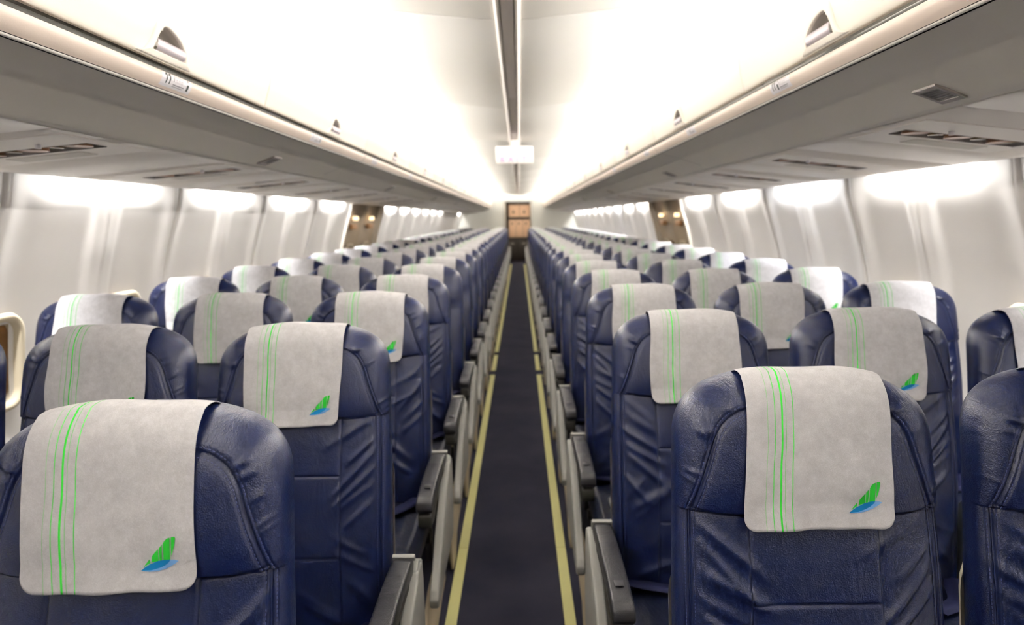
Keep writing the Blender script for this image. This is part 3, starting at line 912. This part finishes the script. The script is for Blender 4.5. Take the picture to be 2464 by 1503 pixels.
def cushion_mesh():
    nx, ny = 40, 44
    us = np.linspace(-1, 1, nx)
    V = []
    y0, y1 = -.60, -.135
    for j in range(ny):
        t = j / (ny - 1)
        th = -math.pi / 2 + t * math.pi * .5 / .2 if t < .2 else None
        for u in us:
            e = (1 - abs(u) ** 5) ** .2 if abs(u) < 1 else 0
            y = y0 + (y1 - y0) * t
            fr = min(t / .14, 1); fe = math.sqrt(max(1 - (1 - fr) ** 2, 0))
            z = .37 + (.095 - .02 * t) * (.35 + .65 * e) * (.25 + .75 * fe) + .006 * math.cos(u * 2.2)
            x = u * .211
            g = min(abs(abs(x) - .165), 9); z -= .005 * math.exp(-(g / .004) ** 2)
            V.append((x, y, z))
    top = grid_faces(ny, nx)
    n = len(V); V2 = [(x * .98, y + (.01 if y < -.55 else 0), .345) for x, y, z in V]
    V += V2
    F = [tuple(f) for f in top] + [tuple((f + n)[::-1]) for f in top]
    border = [i for i in range(nx)] + [j * nx + nx - 1 for j in range(1, ny)] + [(ny - 1) * nx + i for i in range(nx - 2, -1, -1)] + [j * nx for j in range(ny - 2, 0, -1)]
    for a, b in zip(border, border[1:] + border[:1]): F.append((a, a + n, b + n, b))
    return mesh_np('seat_cushion', V, F)
CUSH = cushion_mesh(); CUSH.materials.append(NAVY2)

def shell_mesh():
    # cream moulded shell behind the lower back, its rim showing along both sides
    rows = np.linspace(.30, .78, 24); V = []
    for d in rows:
        w = .2155 - .022 * max(0, (.36 - d) / .06) ** 2 if d < .36 else .2155
        for k in range(17):
            u = -1 + k / 8
            x = w * math.sin(u * math.pi / 2) if abs(u) < 1 else w * u
            yb = float(yback(min(abs(x), .2), min(d, .74))) + .012
            V.append((x, float(yc(min(d, .74))) + .014 + (yb - float(yc(min(d, .74))) - .014) * (1 - abs(u) ** 4), ZT - d))
    n = len(V)
    V += [(x * .985, y + .007, z) for x, y, z in V]
    g = grid_faces(24, 17)
    F = [tuple(f) for f in g] + [tuple((f + n)[::-1]) for f in g]
    nx, ny = 17, 24
    border = [i for i in range(nx)] + [j * nx + nx - 1 for j in range(1, ny)] + [(ny - 1) * nx + i for i in range(nx - 2, -1, -1)] + [j * nx for j in range(ny - 2, 0, -1)]
    for a, b in zip(border, border[1:] + border[:1]): F.append((a, a + n, b + n, b))
    return mesh_np('back_shell', V, F)
SHELL = shell_mesh(); SHELL.materials.append(CREAM)

def belt_meshes():
    def ribbon(pts, w, nm, m):
        P = resample(pts, 24); V = []
        for i, p in enumerate(P):
            t = P[min(i + 1, 23)] - P[max(i - 1, 0)]; t = t / np.linalg.norm(t)
            sd = np.cross(t, [0, 0, 1]); sd = sd / (np.linalg.norm(sd) + 1e-9)
            for k, h in ((-1, 0), (-1, .0018), (1, .0018), (1, 0)): V.append(p + sd * k * w / 2 + np.array([0, 0, h]))
        F = grid_faces(24, 4, True); me = mesh_np(nm, V, F); me.materials.append(m); return me
    a = ribbon([(-.185, -.17, .462), (-.15, -.20, .465), (-.06, -.235, .468), (.04, -.26, .469)], .045, 'belt_strap', BELT)
    b = ribbon([(.185, -.17, .462), (.16, -.22, .465), (.12, -.30, .468), (.05, -.34, .469)], .045, 'belt_strap', BELT)
    bm = bmesh.new(); add_box(bm, .03, .085, -.285, -.235, .467, .482, .004); add_box(bm, .036, .08, -.278, -.245, .482, .487, .002)
    c = bm_mesh('buckle', bm, 40); c.materials.append(STEEL)
    return a, b, c
BELTS = belt_meshes()

def mid_arm():
    bm = bmesh.new(); add_prism(bm, [(-.56, .605), (-.20, .63), (-.15, .65), (-.15, .672), (-.20, .668), (-.54, .640), (-.565, .63)], 'x', -.019, .019, .006, 3)
    pad = bm_mesh('armrest_pad', bm, 50); pad.materials.append(PAD)
    bm = bmesh.new(); add_prism(bm, [(-.19, .38), (-.10, .38), (-.09, .62), (-.13, .665), (-.17, .655), (-.2, .625), (-.3, .61), (-.3, .6), (-.21, .6)], 'x', -.015, .015, .004, 2)
    sup = bm_mesh('armrest', bm, 50); sup.materials.append(GREYP)
    return sup, pad
def aisle_arm():
    bm = bmesh.new()      # black padded top, gently curved
    top = [(-.575, .618), (-.57, .640), (-.55, .651), (-.45, .660), (-.30, .664), (-.20, .660), (-.165, .650)]
    bot = [(-.165, .615), (-.30, .630), (-.45, .626), (-.56, .605)]
    add_prism(bm, top + bot, 'x', -.024, .024, .007, 3)
    pad = bm_mesh('armrest_pad', bm, 50); pad.materials.append(PAD)
    bm = bmesh.new()      # dark body below the pad at its tip
    add_prism(bm, [(-.565, .60), (-.56, .56), (-.50, .555), (-.36, .60), (-.17, .60), (-.17, .63), (-.45, .625)], 'x', -.02, .02, .006, 2)
    body = bm_mesh('armrest_body', bm, 50); body.materials.append(DARK)
    bm = bmesh.new()      # small recline button and joint line
    add_box(bm, -.010, .010, -.50, -.475, .6585, .6600, .001, 1); 
    btn = bm_mesh('recline_button', bm, 50); btn.materials.append(FRAMEM)
    # grey end panel sweeping from the armrest pivot down to the seat front
    bm = bmesh.new()
    out = [(-.125, .625), (-.15, .632), (-.19, .628), (-.21, .615), (-.24, .597), (-.30, .575), (-.38, .53), (-.46, .475), (-.53, .42), (-.585, .385), (-.60, .36), (-.592, .335), (-.57, .325), (-.50, .33), (-.40, .34), (-.25, .345), (-.12, .35), (-.10, .45), (-.11, .58)]
    add_prism(bm, out, 'x', -.013, .013, .006, 3)
    pan = bm_mesh('side_panel', bm, 50); pan.materials.append(GREYL)
    bm = bmesh.new()
    add_prism(bm, [(-.10, .62), (-.16, .645), (-.20, .62), (-.30, .56), (-.30, .36), (-.10, .36)], 'x', -.006, .020, .004, 2)
    inner = bm_mesh('pivot_cover', bm, 50); inner.materials.append(GREYP)
    # tan lower shroud following the seat base
    bm = bmesh.new()
    o2 = [(-.08, .30), (-.30, .30), (-.48, .29), (-.56, .26), (-.60, .20), (-.60, .12), (-.57, .05), (-.54, .0), (-.44, .0), (-.36, .08), (-.2, .11), (-.08, .12)]
    add_prism(bm, o2, 'x', -.006, .006, .003, 2)
    tan = bm_mesh('leg_shroud', bm, 50); tan.materials.append(TAN)
    bm = bmesh.new()
    add_prism(bm, [(-.172, .657), (-.164, .662), (-.152, .655), (-.149, .64), (-.150, .61), (-.156, .61), (-.158, .64)], 'x', -.026, .026, .0015, 2)
    cap = bm_mesh('hinge_cap', bm, 50); cap.materials.append(GREYL)
    return pad, body, btn, pan, inner, tan, cap
MIDA = mid_arm(); AISA = aisle_arm()
def base_meshes():
    bm = bmesh.new()
    add_cyl(bm, (0, -.20, .33), 'x', .02, .43, 12); add_cyl(bm, (0, -.48, .33), 'x', .02, .43, 12)
    f = bm_mesh('base_frame', bm, 40); f.materials.append(FRAMEM)
    bm = bmesh.new()
    add_prism(bm, [(-.50, .34), (-.18, .34), (-.12, .02), (-.10, 0), (-.14, 0), (-.24, .26), (-.44, .26), (-.42, .0), (-.46, 0), (-.47, .2)], 'x', -.012, .012)
    l = bm_mesh('leg', bm, 40); l.materials.append(FRAMEM)
    return f, l
BASEF, LEG = base_meshes()

def seat(s, col, row, X, Y, rnd):
    near = row < 4
    e = empty('airline_seat', (X, Y, 0))
    pos = ('aisle', 'middle', 'window')[col]
    if row == 0 and col == 0: lab = 'navy leather aisle seat, largest and closest one %s of the aisle' % SIDE[s]
    else: lab = 'navy leather %s seat with pale headrest cover, %s row back, %s of the aisle' % (pos, ORD[row], SIDE[s])
    tag(e, lab, 'seat', 'navy airline seats in rows facing the camera')
    def part(nm, me, par=e, loc=(0, 0, 0), solid=False):
        o = bpy.data.objects.new(nm, me); o.location = loc; COL.objects.link(o); o.parent = par
        return o
    b = part('backrest', BM_NEAR[(row + col + (s > 0)) % 2] if near else BM_FAR)
    if near and row < 3: part('seam_stitching', STITCH, b)
    if col == 0 and row == 0: cm, lg = CL_L0 if s < 0 else CL_R0
    else: cm, lg = CLS[rnd.randrange(4)]
    c = part('headrest_cover', cm)
    if row < 9: part('printed_logo', lg, c)
    md = c.modifiers.new('thickness', 'SOLIDIFY'); md.thickness = .0009; md.offset = -1
    part('back_shell', SHELL); part('seat_cushion', CUSH)
    if row < 7:
        bl = part('seat_belt', BELTS[0]); part('belt_strap', BELTS[1], bl); part('buckle', BELTS[2], bl, (-.20, -.19, .004) if (s, row, col) == (1, 2, 0) else (0, 0, 0))
    part('base_frame', BASEF)
    for lx in (-.14, .14): part('leg', LEG, e, (lx, 0, 0))
    inn = -s * .2385            # armrest on the aisle side of the seat
    if col == 0:
        ax = -s * .248
        a = part('armrest', AISA[1], e, (ax, 0, -.036)); part('armrest_pad', AISA[0], a); part('recline_button', AISA[2], a); part('hinge_cap', AISA[6], a)
        part('side_panel', AISA[3], e, (ax - s * .025, 0, -.036)); part('pivot_cover', AISA[4], e, (ax - s * .014, 0, -.036))
        part('leg_shroud', AISA[5], e, (ax + s * .004, 0, 0))
    else:
        a = part('armrest', MIDA[0], e, (inn, 0, 0)); part('armrest_pad', MIDA[1], a)
    if col == 2:
        a = part('armrest', MIDA[0], e, (s * .238, 0, 0)); part('armrest_pad', MIDA[1], a)
    return e
ROWX = {-1: .490, 1: .490}
ROWY = {-1: .995, 1: 1.184}
PITCH, SPX = .762, .477
rnd = random.Random(4)
for s in (-1, 1):
    for row in range(27):
        Y = ROWY[s] + PITCH * row
        if Y > YEND - .35: break
        for col in range(3):
            if row == 0 and col == 2: continue       # outside the frame
            seat(s, col, row, s * (ROWX[s] + SPX * col), Y, rnd)

# ------------------------------------------------------------------ floor path strips
def strip(nm, x0, x1, y0, y1, m, lab, joints=()):
    bm = bmesh.new(); ys = [y0] + [j for j in joints if y0 < j < y1] + [y1]
    for a, b in zip(ys[:-1], ys[1:]): add_box(bm, x0, x1, a + .002, b - .002, 0, .004, .001, 1)
    return tag(link(nm, bm_mesh(nm, bm), m), lab, 'floor marking', 'floor path markings along the aisle')
for s in (-1, 1):
    xc = .216 if s < 0 else .201
    J = [2.93 - 1.9 * 2, 2.93 - 1.9, 2.93, 4.6]
    strip('floor_path_strip', s * xc - .02, s * xc + .02, Y0, 6.37, STRIPM, 'long yellow floor path strip running up to the exit rows, %s edge of the aisle' % SIDE[s], J)
    strip('floor_path_strip', s * xc - .02, s * xc + .02, 6.57, 7.33, STRIPM, 'short yellow floor strip segment between two gaps, %s edge of the aisle' % SIDE[s])
    strip('floor_path_strip', s * xc - .02, s * xc + .02, 7.52, 22.2, STRIPM, 'yellow floor path strip continuing to the galley, %s edge of the aisle' % SIDE[s], [9.5, 12, 15, 18])
    for i, y in enumerate((6.34, 6.60, 7.53)):
        strip('floor_branch_strip', min(s * (xc + .02), s * (xc + .16)), max(s * (xc + .02), s * (xc + .16)), y - .012, y + .012, STRIPB,
              'thin beige cross strip, %s of three branching under the seats %s of the aisle' % (ORD[i], SIDE[s]))

# ------------------------------------------------------------------ exit sign under the ceiling
e = empty('exit_sign', (.0, 6.72, 1.90)); tag(e, 'pale hanging exit sign with pink letters below the ceiling rail', 'sign')
bm = bmesh.new(); add_box(bm, -.17, .17, -.02, .02, 0, .155, .008); link('sign_housing', bm_mesh('sign_housing', bm, 40), SIGNW, e)
bm = bmesh.new(); add_box(bm, -.03, .03, -.012, .012, .15, .215, .003); link('sign_mount', bm_mesh('sign_mount', bm, 40), RAILM, e)
bm = bmesh.new()
def bar(x0, z0, x1, z1, w=.011):
    dx, dz = x1 - x0, z1 - z0; l = math.hypot(dx, dz); nx, nz = -dz / l * w / 2, dx / l * w / 2
    add_prism(bm, [(x0 - nx, z0 - nz), (x1 - nx, z1 - nz), (x1 + nx, z1 + nz), (x0 + nx, z0 + nz)], 'y', -.0225, -.0195)
zb, zt = .018, .062
x = -.125; bar(x, zb, x, zt); [bar(x, z, x + .035, z) for z in (zb + .005, (zb + zt) / 2, zt - .005)]
x = -.055; bar(x, zb, x + .042, zt); bar(x, zt, x + .042, zb)
x = .022; bar(x, zb, x, zt)
x = .065; bar(x, zt - .005, x + .045, zt - .005); bar(x + .0225, zb, x + .0225, zt)
link('sign_letters', bm_mesh('sign_letters', bm), SIGNR, e)

# ------------------------------------------------------------------ galley at the end of the aisle
e = empty('galley_unit', (0, 24.4, 0)); tag(e, 'lit tan galley cabinet seen through the doorway at the end of the aisle', 'galley cabinet')
bm = bmesh.new(); add_box(bm, -.41, .41, 0, .6, 0, .70); add_box(bm, -.41, .41, .05, .6, .70, 1.95); link('carcass', bm_mesh('carcass', bm), GALD, e)
for i, (z0, z1) in enumerate(((1.46, 1.86),)):
    for x0, x1 in ((-.30, .05), (.06, .40)):
        bm = bmesh.new(); add_box(bm, x0, x1, .02, .06, z0, z1, .008); d = link('cabinet_door', bm_mesh('cabinet_door', bm, 40), GALW, e)
        bm = bmesh.new(); add_box(bm, x0 + .12, x0 + .18, .005, .02, z0 + .12, z0 + .2, .003); link('catch', bm_mesh('catch', bm, 40), GALD, d)
for x0, x1 in ((-.30, -.08), (-.07, .16), (.17, .40)):
    bm = bmesh.new(); add_box(bm, x0, x1, .02, .06, .78, 1.36, .008); d = link('cabinet_door', bm_mesh('cabinet_door', bm, 40), GALW, e)
    bm = bmesh.new(); add_box(bm, x0 + .08, x0 + .12, .005, .02, 1.2, 1.28, .003); link('catch', bm_mesh('catch', bm, 40), GALD, d)
for x0, x1 in ((-.40, -.02), (.02, .40)):
    bm = bmesh.new(); add_box(bm, x0, x1, -.03, 0, .04, .66, .008); d = link('trolley_door', bm_mesh('trolley_door', bm, 40), GALD, e)
    bm = bmesh.new(); add_box(bm, x0 + .12, x0 + .26, -.05, -.03, .56, .58, .003); link('trolley_handle', bm_mesh('trolley_handle', bm, 40), STEEL, d)
